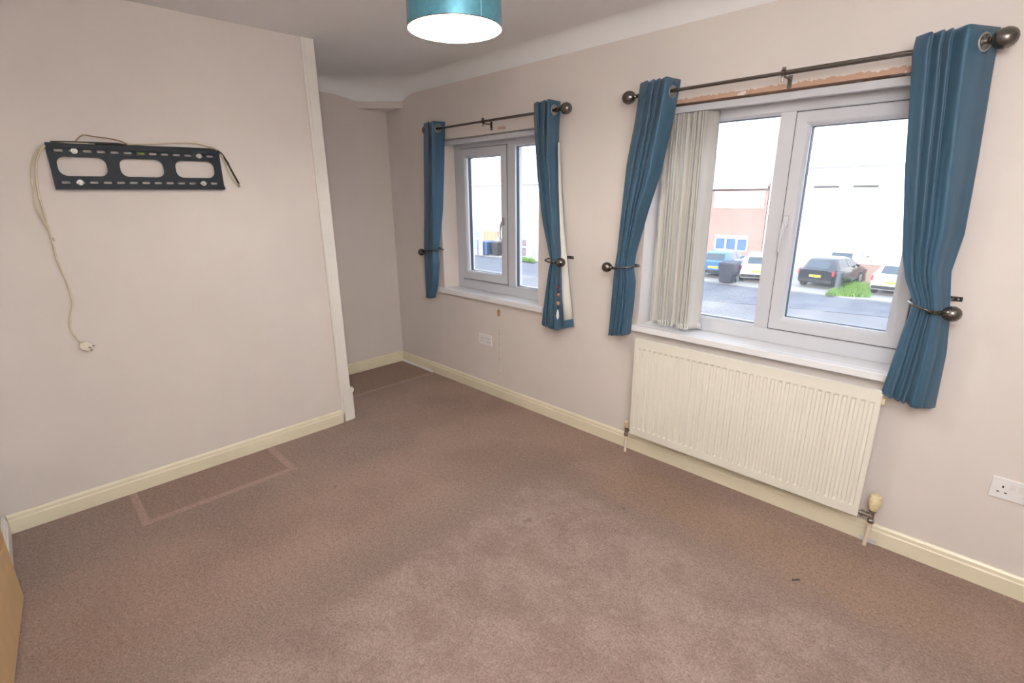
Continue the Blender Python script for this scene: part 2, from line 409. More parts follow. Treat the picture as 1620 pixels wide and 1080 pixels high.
# ------------------------------------------------------------------ windows
FY = .125
def pane(x0, x1, z0, z1, parent, y=.168):
    g = MB().box(x0-.006, x1+.006, y, y+.004, z0-.006, z1+.006).build('pane', M_GLASS, parent)
    return g
def gasket(x0, x1, z0, z1, parent, y=.168):
    MB().ring(x0-.004, x1+.004, z0-.004, z1+.004, .006, .006, .006, .006, FY+.018, y).build('gasket', M_GASK, parent)
def frameprof(wd, y0, y1, ch=.012):
    # outer face flat, chamfer towards the glass
    return [(0, y1), (0, y0), (wd-ch, y0), (wd, y0+ch*.9), (wd, y1)]
def handle(parent, x, z, h, material):
    hn = MB().box(x-.012, x+.012, FY-.022, FY-.012, z-.028, z+.03).build('handle', material, parent, bevel=.004)
    MB().lathe((x, FY-.012, z-.012), (0, -1, 0), [(0, .013), (.022, .012), (.026, .008)], 14).build('handle_hub', material, hn, smooth=True, auto=40)
    MB().tube(spline([(x-.001, FY-.034, z-.010), (x-.003, FY-.040, z-.035), (x-.006, FY-.042, z-.07), (x-.008, FY-.040, z-.07-h)], 5), [.008]*5+[.0068]*5+[.006]*6, 10).build('lever', material, hn, smooth=True)
    MB().lathe((x, FY-.0375, z-.012), (0, -1, 0), [(0, .004), (.001, .004)], 10).build('lock_button', M_BLACK, hn)
    return hn
# small window
w1 = empty('window_1', 'smaller white plastic window nearest the alcove with a side-hung sash', 'window', kind='structure')
fx0, fx1, fz0, fz1 = S['x0']+.037, S['x1']-.045, .806, S['z1']-.006
b = MB().mring(fx0, fx1, fz0, fz1, frameprof(.078, FY, .20))
b.box(1.352, 1.432, FY+.0, .20, fz0+.07, fz1-.06)
b.build('frame', M_UPVC, w1, bevel=.003)
b = MB().mring(.833, 1.352, .887, 1.893, frameprof(.068, FY-.012, .185, .016)); sash = b.build('sash', M_UPVC, w1, bevel=.004)
MB().ring(.829, 1.356, .883, 1.897, .004, .004, .004, .004, FY-.003, FY+.001).build('seal', M_GASK, sash)
pane(.901, 1.284+.04, .955, 1.829, sash); gasket(.901, 1.284, .955, 1.825, sash)
pane(1.432, fx1-.078, .884, fz1-.078, w1); gasket(1.432, fx1-.078, .884, fz1-.078, w1)
handle(sash, 1.322, 1.36, .06, mat('dull_handle', (.42, .42, .43), .35, metal=.4))
MB().box(.668, 1.845, -.036, 0, S['z0'], .806).box(S['x0'], S['x1'], 0, FY+.02, S['z0'], .806).build('window_sill', M_SILL, w1, bevel=.004)
# large window
w2 = empty('window_2', 'larger white plastic window above the cream radiator', 'window', kind='structure')
gx0, gx1, gz0, gz1 = Lg['x0'], Lg['x1'], .81, Lg['z1']-.006
b = MB().mring(gx0, gx1, gz0, gz1, frameprof(.082, FY, .20))
b.box(3.174, 3.247, FY, .20, gz0+.07, gz1-.07); b.build('frame', M_UPVC, w2, bevel=.003)
b = MB().mring(3.247, 3.795, .888, 1.900, frameprof(.064, FY-.012, .185, .016)); sash2 = b.build('sash', M_UPVC, w2, bevel=.004)
MB().ring(3.243, 3.799, .884, 1.904, .004, .004, .004, .004, FY-.003, FY+.001).build('seal', M_GASK, sash2)
pane(3.311, 3.731, .952, 1.836, sash2); gasket(3.311, 3.731, .952, 1.836, sash2)
pane(gx0+.082, 3.174, .892, gz1-.082, w2); gasket(gx0+.082, 3.174, .892, gz1-.082, w2)
handle(sash2, 3.265, 1.415, .075, M_UPVC)
MB().box(2.547, 3.90, -.042, 0, Lg['z0'], .81).box(Lg['x0'], Lg['x1'], 0, FY+.02, Lg['z0'], .81).build('window_sill', M_SILL, w2, bevel=.004)

# vertical blinds
def blind(label, q, x0, x1, zt, vanes, zb):
    bl = empty('vertical_blind', label, 'blind')
    MB().box(x0, x1, .030, .068, zt-.032, zt).build('headrail', M_UPVC, bl, bevel=.002)
    MB().box((x0+x1)/2-.012, (x0+x1)/2+.012, .026, .03, zt-.02, zt-.004).build('rail_clip', M_UPVC, bl)
    for i, (x, ang, wd) in enumerate(vanes):
        b = MB(); c_, s_ = math.cos(ang), math.sin(ang); n = 7; zt2 = zt-.036
        rows = [zb, zb+.02, zb+.35, zb+.7, zt2]
        for z in rows:
            for k in range(n):
                u = (k/(n-1)-.5)*wd; cv = .006*(1-(2*u/wd)**2)
                b.v.append((x+c_*u-s_*cv, .052+s_*u+c_*cv+.004*math.sin(z*3+i), z))
        for r in range(len(rows)-1):
            for k in range(n-1): b.f.append((r*n+k, r*n+k+1, (r+1)*n+k+1, (r+1)*n+k))
        v = b.build('vane', M_VANE, bl, smooth=True)
        so_ = v.modifiers.new('thick', 'SOLIDIFY'); so_.thickness = .0008
        for sgn in (-1, 1):
            u = sgn*wd*.46; ex, ey = x+c_*u, .052+s_*u
            MB().tube([(ex-.004, ey, zb+.030), (ex+.005, ey-.002, zb+.024), (ex+.006, ey-.002, zb+.008), (ex, ey-.001, zb-.001), (ex-.004, ey, zb+.006)], .0024, 6).build('chain_clip', M_CLIP, v)
    return bl
A = math.radians
vn = []
for x, a in zip([2.640, 2.688, 2.702, 2.714, 2.726, 2.748, 2.760, 2.800, 2.812, 2.824, 2.837, 2.849, 2.862], [30, 66, 76, 60, 40, 72, 28, 60, 74, 55, 72, 60, 62]):
    a = A(a+random.uniform(-2, 2)); vn.append((x+math.cos(a)*.0445, a, .089))
blind('beige vertical blind with its vanes stacked beside the large window', Lg, Lg['x0']+.012, Lg['x1']-.012, Lg['z1']-.008, vn, .826)
blind('bare white blind headrail at the top of the smaller window', S, S['x0']+.012, S['x1']-.008, S['z1']-.006, [], .826)

# ------------------------------------------------------------------ curtains
def smooth_list(a, n):
    for _ in range(n): a = [a[0]]+[(a[i-1]+2*a[i]+a[i+1])/4 for i in range(1, len(a)-1)]+[a[-1]]
    return a
def curtain(label, folds, ytop, left, right, amps, eyelets, lining=None, bottom_wave=.001, seed=0):
    """folds: (pixel x, depth y) of the pleat lines at the rod; left / right: pixel outlines; amps: (z, pleat depth factor)"""
    root = empty('curtain', label, 'curtain', 'teal eyelet curtains on the two poles')
    PP = []
    for (px, y) in folds: p = bp(px, ytop, 1, y); PP.append((p.x, y))
    xs, ys = [], []
    for (a, c) in zip(PP, PP[1:]):
        n = max(5, int(math.hypot(a[0]-c[0], a[1]-c[1])/.007))
        for k in range(n): xs.append(a[0]+(c[0]-a[0])*k/n); ys.append(a[1]+(c[1]-a[1])*k/n)
    xs.append(PP[-1][0]); ys.append(PP[-1][1])
    xs, ys = smooth_list(xs, 5), smooth_list(ys, 5)
    lo, hi = min(xs), max(xs); n = len(xs)
    ctr = -.09
    def edge(tab, ye):
        out = []
        for a, c in tab:
            y = -.10
            for _ in range(3): p = bp(a, c, 1, y); y = min(ctr+(ye-ctr)*interp(sorted(amps), p.z), -.034)
            p = bp(a, c, 1, y); out.append((p.z, p.x))
        return out
    Lt = edge(left, min(ys[:6])); Rt = edge(right, ys[-1])
    zt = max(z for z, _ in Lt+Rt); zbL, zbR = min(z for z, _ in Lt), min(z for z, _ in Rt)
    rows = 90
    V = []; amp_t = sorted(amps)
    for r in range(rows+1):
        f = r/rows
        for i in range(n):
            u = (xs[i]-lo)/(hi-lo)
            zb = zbL+(zbR-zbL)*u
            z = zt+(zb-zt)*f
            xl, xr = interp(Lt, z), interp(Rt, z)
            a = interp(amp_t, z)
            fold = min(1, max(0, (zt-z)/.9))
            nzv = noise.noise(Vector((u*5+seed, z*1.7, seed)))
            nz2 = noise.noise(Vector((u*14+seed, z*.9+3, seed*2)))
            x = xl+u*(xr-xl)+(.006*nzv)*fold*(4*u*(1-u))
            y = ctr+(ys[i]-ctr)*a+(.010*nzv+.012*nz2)*fold*min(1, a+.3)
            y = min(y, -.034)
            # pinched creases round the holdback
            V.append((x, y, z+bottom_wave*math.sin(i*.9)*(f > .985)))
    zs = [v[2] for v in V]
    # eyelet centres where a panel crosses the rod
    ey = []
    for (px, py) in eyelets:
        q = min(range(n), key=lambda i: abs(ys[i]+.088)+(0 if abs(bp(px, py, 1, ys[i]).x-xs[i]) < .03 else 9))
        r = int(round((zt-2.032)/(zt-zbL)*rows)); k = r*n+q
        pos = Vector(V[k]); pos.z = 2.03
        tg = Vector(V[min(k+2, (r+1)*n-1)])-Vector(V[max(k-2, r*n)]); tg.z = 0; tg.normalize()
        ey.append((pos, Vector((tg.y, -tg.x, 0))))
    b = MB(); b.v = V
    for r in range(rows):
        for i in range(n-1):
            q = (r*n+i, r*n+i+1, (r+1)*n+i+1, (r+1)*n+i)
            c = sum((Vector(V[j]) for j in q), Vector())/4
            if any((c-e).length < .0235 for e, _ in ey): continue
            b.f.append(q)
    cl = b.build('fabric', M_CURT, root, smooth=True)
    so_ = cl.modifiers.new('thick', 'SOLIDIFY'); so_.thickness = .002; so_.offset = 0
    for pos, nr in ey:
        t_ = MB(); ring = []
        u_ = Vector((0, 0, 1)); v_ = nr.cross(u_)
        for k in range(28):
            an = 2*PI*k/28; ring.append(pos+(u_*math.cos(an)+v_*math.sin(an))*.0255)
        ring.append(ring[0]); t_.tube(ring, .0052, 8, False)
        t_.build('eyelet', M_STEEL, root, smooth=True)
    if lining:
        b = MB(); k = len(lining)
        for (pa, pb) in lining:
            A_, B_ = bp(*pa, 1, -.060), bp(*pb, 1, -.028)
            for j in range(5):
                f = j/4; p = A_.lerp(B_, f); b.v.append((p.x, p.y-.006*math.sin(f*PI), p.z))
        for i in range(k-1):
            for j in range(4): b.f.append((i*5+j, i*5+j+1, i*5+j+6, i*5+j+5))
        l_ = b.build('lining', M_LINING, root, smooth=True)
        so_ = l_.modifiers.new('thick', 'SOLIDIFY'); so_.thickness = .0015
        A_, B_ = lining[-1]; b = MB()
        for (pa, pb) in (lining[-1], ((A_[0], A_[1]+12), (B_[0]+1.5, B_[1]+12))):
            b.v += [tuple(bp(*pa, 1, -.058)), tuple(bp(*pb, 1, -.026))]
        b.f.append((0, 1, 3, 2)); h_ = b.build('hem', M_CURT, root)
        so_ = h_.modifiers.new('thick', 'SOLIDIFY'); so_.thickness = .002
    b0 = bp((left[0][0]+right[0][0])/2, left[0][1], 1, -.1)
    place(root, (b0.x, -.09, 2.03))
    return root
curtain('teal curtain tied back beside the stacked blind vanes',
        [(1007, -.105), (1020, -.145), (1021.5, -.106), (1032, -.15), (1033.5, -.106), (1042, -.15), (1043.5, -.106), (1053, -.155), (1078, -.03)], 140,
        [(1010, 131), (1002, 190), (989, 260), (975, 400), (971, 424), (967, 460), (961, 531)],
        [(1077, 129), (1065, 190), (1047, 270), (1026, 335), (1007, 400), (1003, 424), (1006, 445), (1003, 480), (997, 527)],
        [(2.08, 1), (1.9, .95), (1.5, .7), (1.17, .42), (1.1, .45), (.75, .55)], [(1063, 148)], seed=1)
curtain('wide teal curtain tied back at the socket end of the large window',
        [(1447, -.105), (1472, -.15), (1474, -.106), (1491, -.152), (1493, -.106), (1505, -.152), (1507, -.106), (1530, -.16), (1583, -.03)], 70,
        [(1448, 56), (1442, 80), (1438, 150), (1431, 260), (1427, 400), (1431, 440), (1444, 478), (1441, 490), (1425, 530), (1392, 624)],
        [(1583, 46), (1571, 110), (1548, 250), (1526, 370), (1505, 430), (1503, 480), (1503, 500), (1497, 560), (1479, 645)],
        [(2.08, 1), (1.9, .95), (1.5, .75), (1.14, .42), (1.05, .5), (.72, .75)], [(1558, 71)], seed=5)
curtain('narrow teal curtain tied back on the alcove side of the smaller window',
        [(668, -.10), (676, -.135), (677.5, -.10), (681, -.14), (704, -.02)], 205,
        [(668.5, 195), (669, 300), (670.5, 392), (671, 402), (672, 430), (674, 470)],
        [(704, 195), (703, 250), (700, 330), (696, 380), (693.5, 396), (696, 415), (694.5, 450), (690, 470)],
        [(2.08, 1), (1.9, .95), (1.5, .75), (1.14, .45), (.72, .6)], [(690.6, 207)], seed=9)
curtain('teal curtain showing its white lining, tied back with hanging beads',
        [(841, -.10), (848, -.14), (849.5, -.10), (861, -.145), (862.5, -.105), (866, -.15), (887, -.025)], 176,
        [(841.5, 163), (843, 215), (848, 280), (857, 350), (868, 405), (870, 412), (866, 430), (860, 470), (854.5, 514)],
        [(887, 165), (885, 200), (884, 250), (886, 320), (888, 400), (888, 415), (890, 460), (893, 519)],
        [(2.08, 1), (1.9, .95), (1.5, .75), (1.14, .42), (.72, .7)], [(876.4, 178)], seed=13,
        lining=[((883, 225), (886, 225)), ((884, 300), (889, 300)), ((886, 360), (893, 360)), ((887, 415), (898, 415)), ((889, 470), (903, 470)), ((892, 507), (906.5, 504))])

# ------------------------------------------------------------------ poles
def pole(label, xa, xb, y, z, xj, r0, r1, ball):
    p = empty('curtain_pole', label, 'curtain pole')
    MB().tube([(xa+.03, y, z), (xj, y, z)], r0, 14).build('inner_rod', M_METAL, p, smooth=True, auto=40)
    MB().tube([(xj, y, z), (xb-.03, y, z)], r1, 14).build('outer_rod', M_METAL, p, smooth=True, auto=40)
    for x, s in ((xa, -1), (xb, 1)):
        MB().lathe((x-s*.085, y, z), (s, 0, 0), [(0, r1+.001), (.004, r1+.003), (.030, r1+.003), (.034, r1), (.040, .0075), (.046, .0125), (.050, .008), (.054, .016), (.062, .025), (.074, .031), (.088, .0335), (.100, .031), (.112, .024), (.119, .014), (.122, .001)], 24).build('finial', M_METAL, p, smooth=True, auto=60)
    br = MB().tube([(xj+.004, 0, z-.012), (xj+.004, y*.6, z-.014), (xj+.004, y, z-.013)], .0045, 8)
    br.lathe((xj-.008, y, z), (1, 0, 0), [(0, r1+.004), (.016, r1+.004)], 16)
    br.tube([(xj, y, z-.01), (xj, y, z-.032)], .003, 8); br.box(xj-.006, xj+.006, y-.006, y+.006, z+.010, z+.022)
    bo = br.build('bracket', M_METAL, p)
    MB().box(xj-.009, xj+.009, -.004, 0, z-.05, z+.005).build('wall_plate', M_METAL, bo, bevel=.001)
    MB().lathe((xj, -.004, z-.04), (0, -1, 0), [(0, .004), (.002, .003)], 8).build('screw', M_STEEL, bo)
    place(p, (xj, y, z)); return p
pole('dark pewter curtain pole above the large window', 2.486, 3.912, -.09, 2.032, 3.236, .0080, .0098, 1)
pole('dark pewter curtain pole above the smaller window', .682, 2.055, -.08, 2.030, 1.332, .0070, .0085, 1)

# ------------------------------------------------------------------ holdbacks
def holdback(label, xin, xout, z, zo, front=-.15, plate=None):
    """plate on the wall, arm behind the cloth, round its inner edge and across its front to a ball"""
    h = empty('curtain_holdback', label, 'holdback', None)
    s = 1 if xout > xin else -1
    xp, zp = plate or (xout-s*.07, z)
    pts = spline([(xp, -.004, zp), (xp, -.017, zp), (xp-s*.03, -.022, (zp+z)/2), (xin+s*.03, -.024, z), (xin+s*.004, -.045, z), (xin-s*.004, -.085, z+.002), (xin+s*.022, front+.01, z), (xin+(xout-xin)*.55, front-.006, (z+zo)/2-.002), (xout-s*.045, -.13, zo)], 8)
    MB().tube(pts, .0048, 10).build('arm', M_METAL, h, smooth=True)
    e = Vector((xout-s*.048, -.131, zo)); d = Vector((s, .18, 0)).normalized()
    MB().lathe(e-d*.012, d, [(0, .0085), (.026, .0085), (.028, .006), (.034, .011), (.038, .006), (.044, .016), (.052, .024), (.064, .0285), (.076, .029), (.088, .024), (.097, .014), (.1, .001)], 22).build('ball', M_METAL, h, smooth=True, auto=60)
    wp = MB().box(xp-.030, xp+.030, -.005, 0, zp-.009, zp+.009).build('wall_plate', M_BLACK, h, bevel=.0015)
    MB().lathe((xp+.018, -.005, zp), (0, -1, 0), [(0, .004), (.0015, .003)], 8).build('screw', M_STEEL, wp)
    place(h, (xin, 0, z)); return h
def hx_(px, py, y=-.085): return bp(px, py, 1, y).x
holdback('pewter holdback round the curtain beside the stacked vanes', hx_(1007, 419), 2.425, 1.160, 1.145)
p = bp(1507, 472, 1, 0); holdback('pewter holdback round the wide curtain near the radiator valve', hx_(1439, 479), 3.940, 1.135, 1.112, -.16, (p.x, p.z))
holdback('pewter holdback round the curtain on the alcove side', hx_(695, 394), .590, 1.128, 1.10, -.145)
p = bp(902, 407, 1, 0); holdback('pewter holdback with beads hanging from it', hx_(868, 410), 2.062, 1.150, 1.142, -.155, (p.x, p.z))
# bead string on the small window's holdback
ch = empty('bead_string', 'dark bead string with a pale drop hanging on a curtain holdback', 'beads')
q = bp(884.5, 424, 1, -.165); zt, zb = q.z, bp(884, 505, 1, -.165).z; x0 = q.x; sp_ = zt-zb
MB().tube([(x0, -.165, zt+.03), (x0, -.166, zt-.3*sp_), (x0-.004, -.166, zb+.05)], .0028, 6).build('cord', M_BLACK, ch)
cb = [('bead', .36, .011, (.16, .02, .05)), ('bead', .44, .010, (.10, .03, .06)), ('bead', .52, .012, (.35, .16, .10)), ('bead', .60, .009, (.05, .06, .12)), ('bead', .68, .013, (.40, .26, .18)), ('bead', .76, .009, (.03, .03, .05))]
for k, (nm, f, r, c) in enumerate(cb):
    MB().lathe((x0-.003*f, -.166, zt-f*sp_+r), (0, 0, -1), [(0, .002), (r*.4, r*.8), (r, r), (r*1.6, r*.8), (r*2, .002)], 12).build(nm, mat('bead_%d' % k, c, .25), ch, smooth=True)
MB().lathe((x0-.004, -.166, zt-.80*sp_), (0, 0, -1), [(0, .002), (.02, .007), (.045, .010), (.06, .006), (.066, .001)], 12).build('drop', mat('pale_drop', (.85, .83, .8), .2), ch, smooth=True)
place(ch, (x0, -.165, zt))

# ------------------------------------------------------------------ radiator
rad = empty('radiator', 'cream single panel radiator with vertical flutes below the large window', 'radiator')
rx0, rx1, rz0, rz1, ry = 2.6175, 3.795, .154, .752, -.10
NF = 35; inset = .014; pitch = (rx1-rx0-2*inset)/NF
b = MB(); colx = [(rx0, 0, 0)]
for i in range(NF):
    a = rx0+inset+i*pitch
    for f, d in ((.16, 0), (.30, 1), (.70, 1), (.84, 0)): colx.append((a+f*pitch, d, 1))
colx.append((rx1, 0, 0))
rowz = [(rz0, 0), (rz0+.040, 0), (rz0+.052, 1), (rz1-.062, 1), (rz1-.050, 0), (rz1, 0)]
for z, e in rowz:
    for x, d, _ in colx: b.v.append((x, ry+.0065*d*e, z))
nc = len(colx)
for r in range(len(rowz)-1):
    for i in range(nc-1): b.f.append((r*nc+i, r*nc+i+1, (r+1)*nc+i+1, (r+1)*nc+i))
pnl = b.build('front_panel', M_RAD, rad)
sm = pnl.modifiers.new('thick', 'SOLIDIFY'); sm.thickness = .0015; sm.offset = 1
MB().ring(rx0-.001, rx1+.001, rz0-.001, rz1+.001, .006, .006, .006, .006, ry-.002, ry+.012).build('seam', M_RAD, rad, bevel=.002)
b = MB()
for i in range(36): xx = rx0+.03+i*(rx1-rx0-.06)/35; b.box(xx-.009, xx+.009, ry+.012, ry+.048, rz0+.03, rz1-.03)
b.box(rx0, rx1, ry+.012, ry+.016, rz0, rz1); b.build('convector', M_RAD, rad)
for xx in (rx0+.15, rx1-.15): MB().box(xx-.02, xx+.02, ry+.014, 0, rz0+.08, rz1-.09).build('hanger', M_RAD, rad)
MB().box(rx1, rx1+.012, ry+.0, ry+.018, rz1-.055, rz1-.03).build('bleed_valve', M_VALVE, rad)
# lockshield side
x, y = 2.572, -.062
lv = MB().lathe((x, y, .105), (0, 0, 1), [(0, .008), (.004, .0125), (.022, .0125), (.026, .010), (.05, .010), (.053, .012), (.06, .012)], 14)
lv.tube([(x, y, .143), (rx0+.004, ry+.022, .172)], .009, 10)
lv = lv.build('lockshield_valve', M_CHROME, rad, smooth=True, auto=40)
MB().lathe((x, y, .165), (0, 0, 1), [(0, .012), (.003, .0145), (.038, .0155), (.042, .012)], 16).build('valve_cap', M_VALVE, lv, smooth=True, auto=40)
MB().tube([(x, y, .0), (x, y, .108)], .0085, 12).build('pipe', M_PIPE, rad, smooth=True, auto=40)
# thermostatic side
x, y = 3.843, -.058
tv = MB().lathe((x, y, .122), (0, 0, 1), [(0, .010), (.004, .015), (.018, .015), (.022, .011), (.058, .011), (.06, .015), (.07, .015)], 16)
tv.tube([(x, y, .158), (rx1+.012, ry+.026, .166), (rx1-.004, ry+.022, .168)], [.0115, .0105, .0105], 10)
tv.lathe((x-.030, y-.004, .161), (-1, 0, 0), [(0, .015), (.012, .015)], 6)
tv = tv.build('thermostat_valve', M_CHROME, rad, smooth=True, auto=40)
hd = MB().lathe((x, y, .188), (0, 0, 1), [(0, .014), (.004, .016), (.010, .018), (.026, .0235), (.030, .0245), (.046, .0245), (.048, .0225), (.050, .0245), (.053, .0245), (.055, .0225), (.057, .0245), (.060, .024), (.072, .022), (.078, .016), (.080, .002)], 24).build('valve_head', M_VALVE, tv, smooth=True, auto=30)
MB().tube([(x-.006, y+.006, 0), (x-.002, y+.002, .07), (x, y, .124)], .0085, 12).build('pipe', M_PIPE, rad, smooth=True, auto=40)
MB().box(x-.034, x+.034, -.0205, -.0185, 0, .022).build('foil_patch', mat('foil', (.72, .72, .72), .35, metal=.3), rad)
place(rad, ((rx0+rx1)/2, -.05, 0))

# ------------------------------------------------------------------ sockets
def socket(label, x0, z0):
    s = empty('wall_socket', label, 'socket')
    MB().box(x0, x0+.147, -.009, 0, z0, z0+.087).build('face_plate', M_SOCK, s, bevel=.003)
    for cx in (x0+.035, x0+.112):
        for dx, dz, w_, h_ in ((0, .012, .005, .009), (-.011, -.011, .008, .0045), (.011, -.011, .008, .0045)):
            MB().box(cx+dx-w_/2, cx+dx+w_/2, -.0094, -.0086, z0+.040+dz-h_/2, z0+.040+dz+h_/2).build('pin_hole', M_BLACK, s)
    for cx in (x0+.062, x0+.085):
        MB().quadbox([(cx-.0075, -.0125, z0+.048), (cx+.0075, -.0125, z0+.048), (cx+.0075, -.008, z0+.048), (cx-.0075, -.008, z0+.048), (cx-.0075, -.010, z0+.070), (cx+.0075, -.010, z0+.070), (cx+.0075, -.008, z0+.070), (cx-.0075, -.008, z0+.070)]).build('rocker', mat('rocker_white', (.80, .76, .74), .3), s, bevel=.001)
    for cx in (x0+.012, x0+.135): MB().lathe((cx, -.009, z0+.044), (0, -1, 0), [(0, .004), (.001, .0035)], 10).build('screw', M_SOCK, s)
    place(s, (x0+.07, 0, z0)); return s
socket('white double power socket on the wall past the radiator valve', 4.178, .396)
socket('white double power socket below the smaller window', 1.145, .405)

# ------------------------------------------------------------------ television bracket and its cables
tvb = empty('television_bracket', 'black slotted steel wall bracket with three large cut-outs', 'wall bracket')
XB = XT+.020
cu = bpy.data.curves.new('plate_outline', 'CURVE'); cu.dimensions = '2D'; cu.fill_mode = 'BOTH'; cu.extrude = .0012
def add_poly(pts):
    s_ = cu.splines.new('POLY'); s_.points.add(len(pts)-1); s_.use_cyclic_u = True
    for p, q in zip(s_.points, pts): p.co = (q[0], q[1], 0, 1)
def rrect(cy, cz, w_, h_, r, n=6):
    out = []
    for k, (sx, sz) in enumerate(((1, 1), (-1, 1), (-1, -1), (1, -1))):
        for j in range(n+1):
            an = k*PI/2+j/n*PI/2
            out.append((cy+sx*(w_/2-r)+r*math.cos(an), cz+sz*(h_/2-r)+r*math.sin(an)))
    return out
y0, y1, z0, z1 = -2.334, -1.630, 1.594, 1.789
add_poly([(y0, z0), (y1, z0), (y1, z1), (y0, z1)])
for cy in (-2.219, -1.989, -1.756): add_poly(rrect(cy, 1.692, .180, .084, .032))
cent_t = [-2.293+.0513*i for i in range(13)]
for i, cy in enumerate(cent_t):
    if i != 6: add_poly(rrect(cy, 1.7605, .033, .0105, .0052, 4))
for cy in cent_t: add_poly(rrect(cy, 1.622, .033, .0105, .0052, 4))
co = bpy.data.objects.new('tmp', cu); col.objects.link(co)
dg = bpy.context.evaluated_depsgraph_get()
me = bpy.data.meshes.new_from_object(co.evaluated_get(dg)); bpy.data.objects.remove(co)
me.name = 'plate'
me.transform(Matrix(((0, 0, 1, XB), (1, 0, 0, 0), (0, 1, 0, 0), (0, 0, 0, 1))))
me.materials.clear(); me.materials.append(M_BRACK)
pl = bpy.data.objects.new('plate', me); col.objects.link(pl); pl.parent = tvb
MB().prism([(XB-.002, z1), (XB+.004, z1-.004), (XB+.012, z1-.002), (XB+.014, z1-.018), (XB+.016, z1-.018), (XB+.014, z1+.002), (XB-.0, z1+.004)], 'y', y0, y1).build('top_lip', M_BRACK, tvb)
MB().prism([(XB, z0), (XB+.012, z0-.002), (XB+.012, z0+.014), (XB+.014, z0+.014), (XB+.014, z0-.004), (XB, z0-.003)], 'y', y0, y1).build('bottom_lip', M_BRACK, tvb)
for yy in (y0+.004, y1-.004): MB().box(XT, XB, yy-.004, yy+.004, z0, z1).build('side_flange', M_BRACK, tvb)
for (cy, cz) in ((cent_t[1]+.004, 1.7605), (cent_t[11], 1.7605), (cent_t[1], 1.622), (cent_t[11], 1.622)):
    bo = MB().lathe((XB+.001, cy, cz), (1, 0, 0), [(0, .0095), (.002, .0095), (.0022, .006), (.008, .006)], 6).build('bolt', M_STEEL, tvb)
    MB().lathe((XB+.0012, cy, cz), (1, 0, 0), [(0, .0125), (.0016, .0125)], 18).build('washer', M_STEEL, bo, smooth=True, auto=40)
lv = MB().box(XB+.001, XB+.010, -1.985-.021, -1.985+.021, 1.750, 1.769).build('level_housing', M_BLACK, tvb, bevel=.002)
MB().tube([(XB+.0095, -1.985-.014, 1.760), (XB+.0095, -1.985+.014, 1.760)], .0042, 10).build('level_vial', mat('vial_green', (.30, .42, .04), .2), lv, smooth=True)
place(tvb, (XT, (y0+y1)/2, 1.69))
def cable(name, label, px, r, m_, xoff=.02, parts=None, dz=0):
    c = empty(name, label, 'cable')
    pts = spline([Vector(bp(a[0], a[1], 0, XT+(a[2] if len(a) > 2 else xoff))) for a in px], 6)
    MB().tube(pts, r, 8).build('cord', m_, c, smooth=True)
    return c, pts
M_BCAB = mat('black_cable', (.012, .012, .012), .45)
c1, pts = cable('power_cable', 'cream mains cable dropping from the bracket to a loose plug', [(150, 228, .012), (110, 227, .012), (82, 228, .02), (68, 234), (60, 247), (57, 270), (61, 305), (72, 345), (81, 375), (90, 410), (104, 443), (115, 478), (112, 500), (111, 517), (118, 531), (127, 541)], .0042, M_CABLE, .012)
pc = bp(135, 547, 0, XT+.022)
b = MB(); prof = [(-.024, -.006), (-.024, .006), (-.012, .021), (.018, .021), (.024, .014), (.024, -.014), (.018, -.021), (-.012, -.021)]
rot = Matrix.Rotation(math.radians(-30), 3, 'X')
b.prism(prof, 'x', 0, .026)
b.v = [tuple(pc+rot @ (Vector(v)-Vector((.013, 0, 0)))) for v in b.v]
plug = b.build('plug', mat('plug_cream', (.80, .74, .62), .4), c1, bevel=.004)
for dy, dz in ((.0, .0), (.016, .011), (.016, -.011)):
    b = MB().box(.026, .042, dy-.002, dy+.002, dz-.003, dz+.003)
    b.v = [tuple(pc+rot @ (Matrix.Rotation(math.radians(48), 3, 'Z') @ (Vector(v)-Vector((.013, 0, 0))))) for v in b.v]
    b.build('pin', M_CHROME, plug)
place(c1, pts[0])
c2, pts = cable('aerial_cable', 'short cream cable ending beside the mains cable below the bracket', [(140, 227, .014), (100, 226, .014), (75, 229, .02), (60, 236), (51, 255), (50, 280), (54, 305), (55, 322), (63, 343), (74, 360), (83, 376)], .0032, M_CABLE, .014)
MB().lathe(pts[-1], (pts[-1]-pts[-3]), [(0, .0045), (.016, .0045), (.017, .002)], 8).build('tip', M_CHROME, c2); place(c2, pts[0])
c3, pts = cable('brown_wire', 'thin brown wire arching above the bracket', [(118, 227), (123, 219), (132, 213.5), (150, 216), (172, 219), (190, 223), (205, 229), (240, 233)], .0028, mat('brown_wire', (.30, .20, .12), .5), .012); place(c3, pts[0])
c4, pts = cable('black_cable', 'thick black cable bundle lying along the top of the bracket', [(80, 225), (110, 225.5), (150, 226.5), (185, 228), (200, 230), (240, 233), (300, 235), (343, 239), (357, 253), (368, 272), (378, 290)], .006, M_BCAB, .010); place(c4, pts[0])
c5, pts = cable('cream_cable', 'cream cable running over the bracket and hanging at its alcove end', [(200, 229), (225, 228), (260, 227), (300, 226), (325, 230), (345, 238), (355, 255), (365, 278), (374, 291), (380, 293), (375, 283), (366, 266), (352, 246), (340, 236)], .0034, M_CABLE, .012)
MB().lathe(bp(377, 292, 0, XT+.014), (0, .5, -1), [(0, .006), (.012, .006), (.014, .003)], 10).build('connector', M_STEEL, c5, smooth=True); place(c5, pts[0])

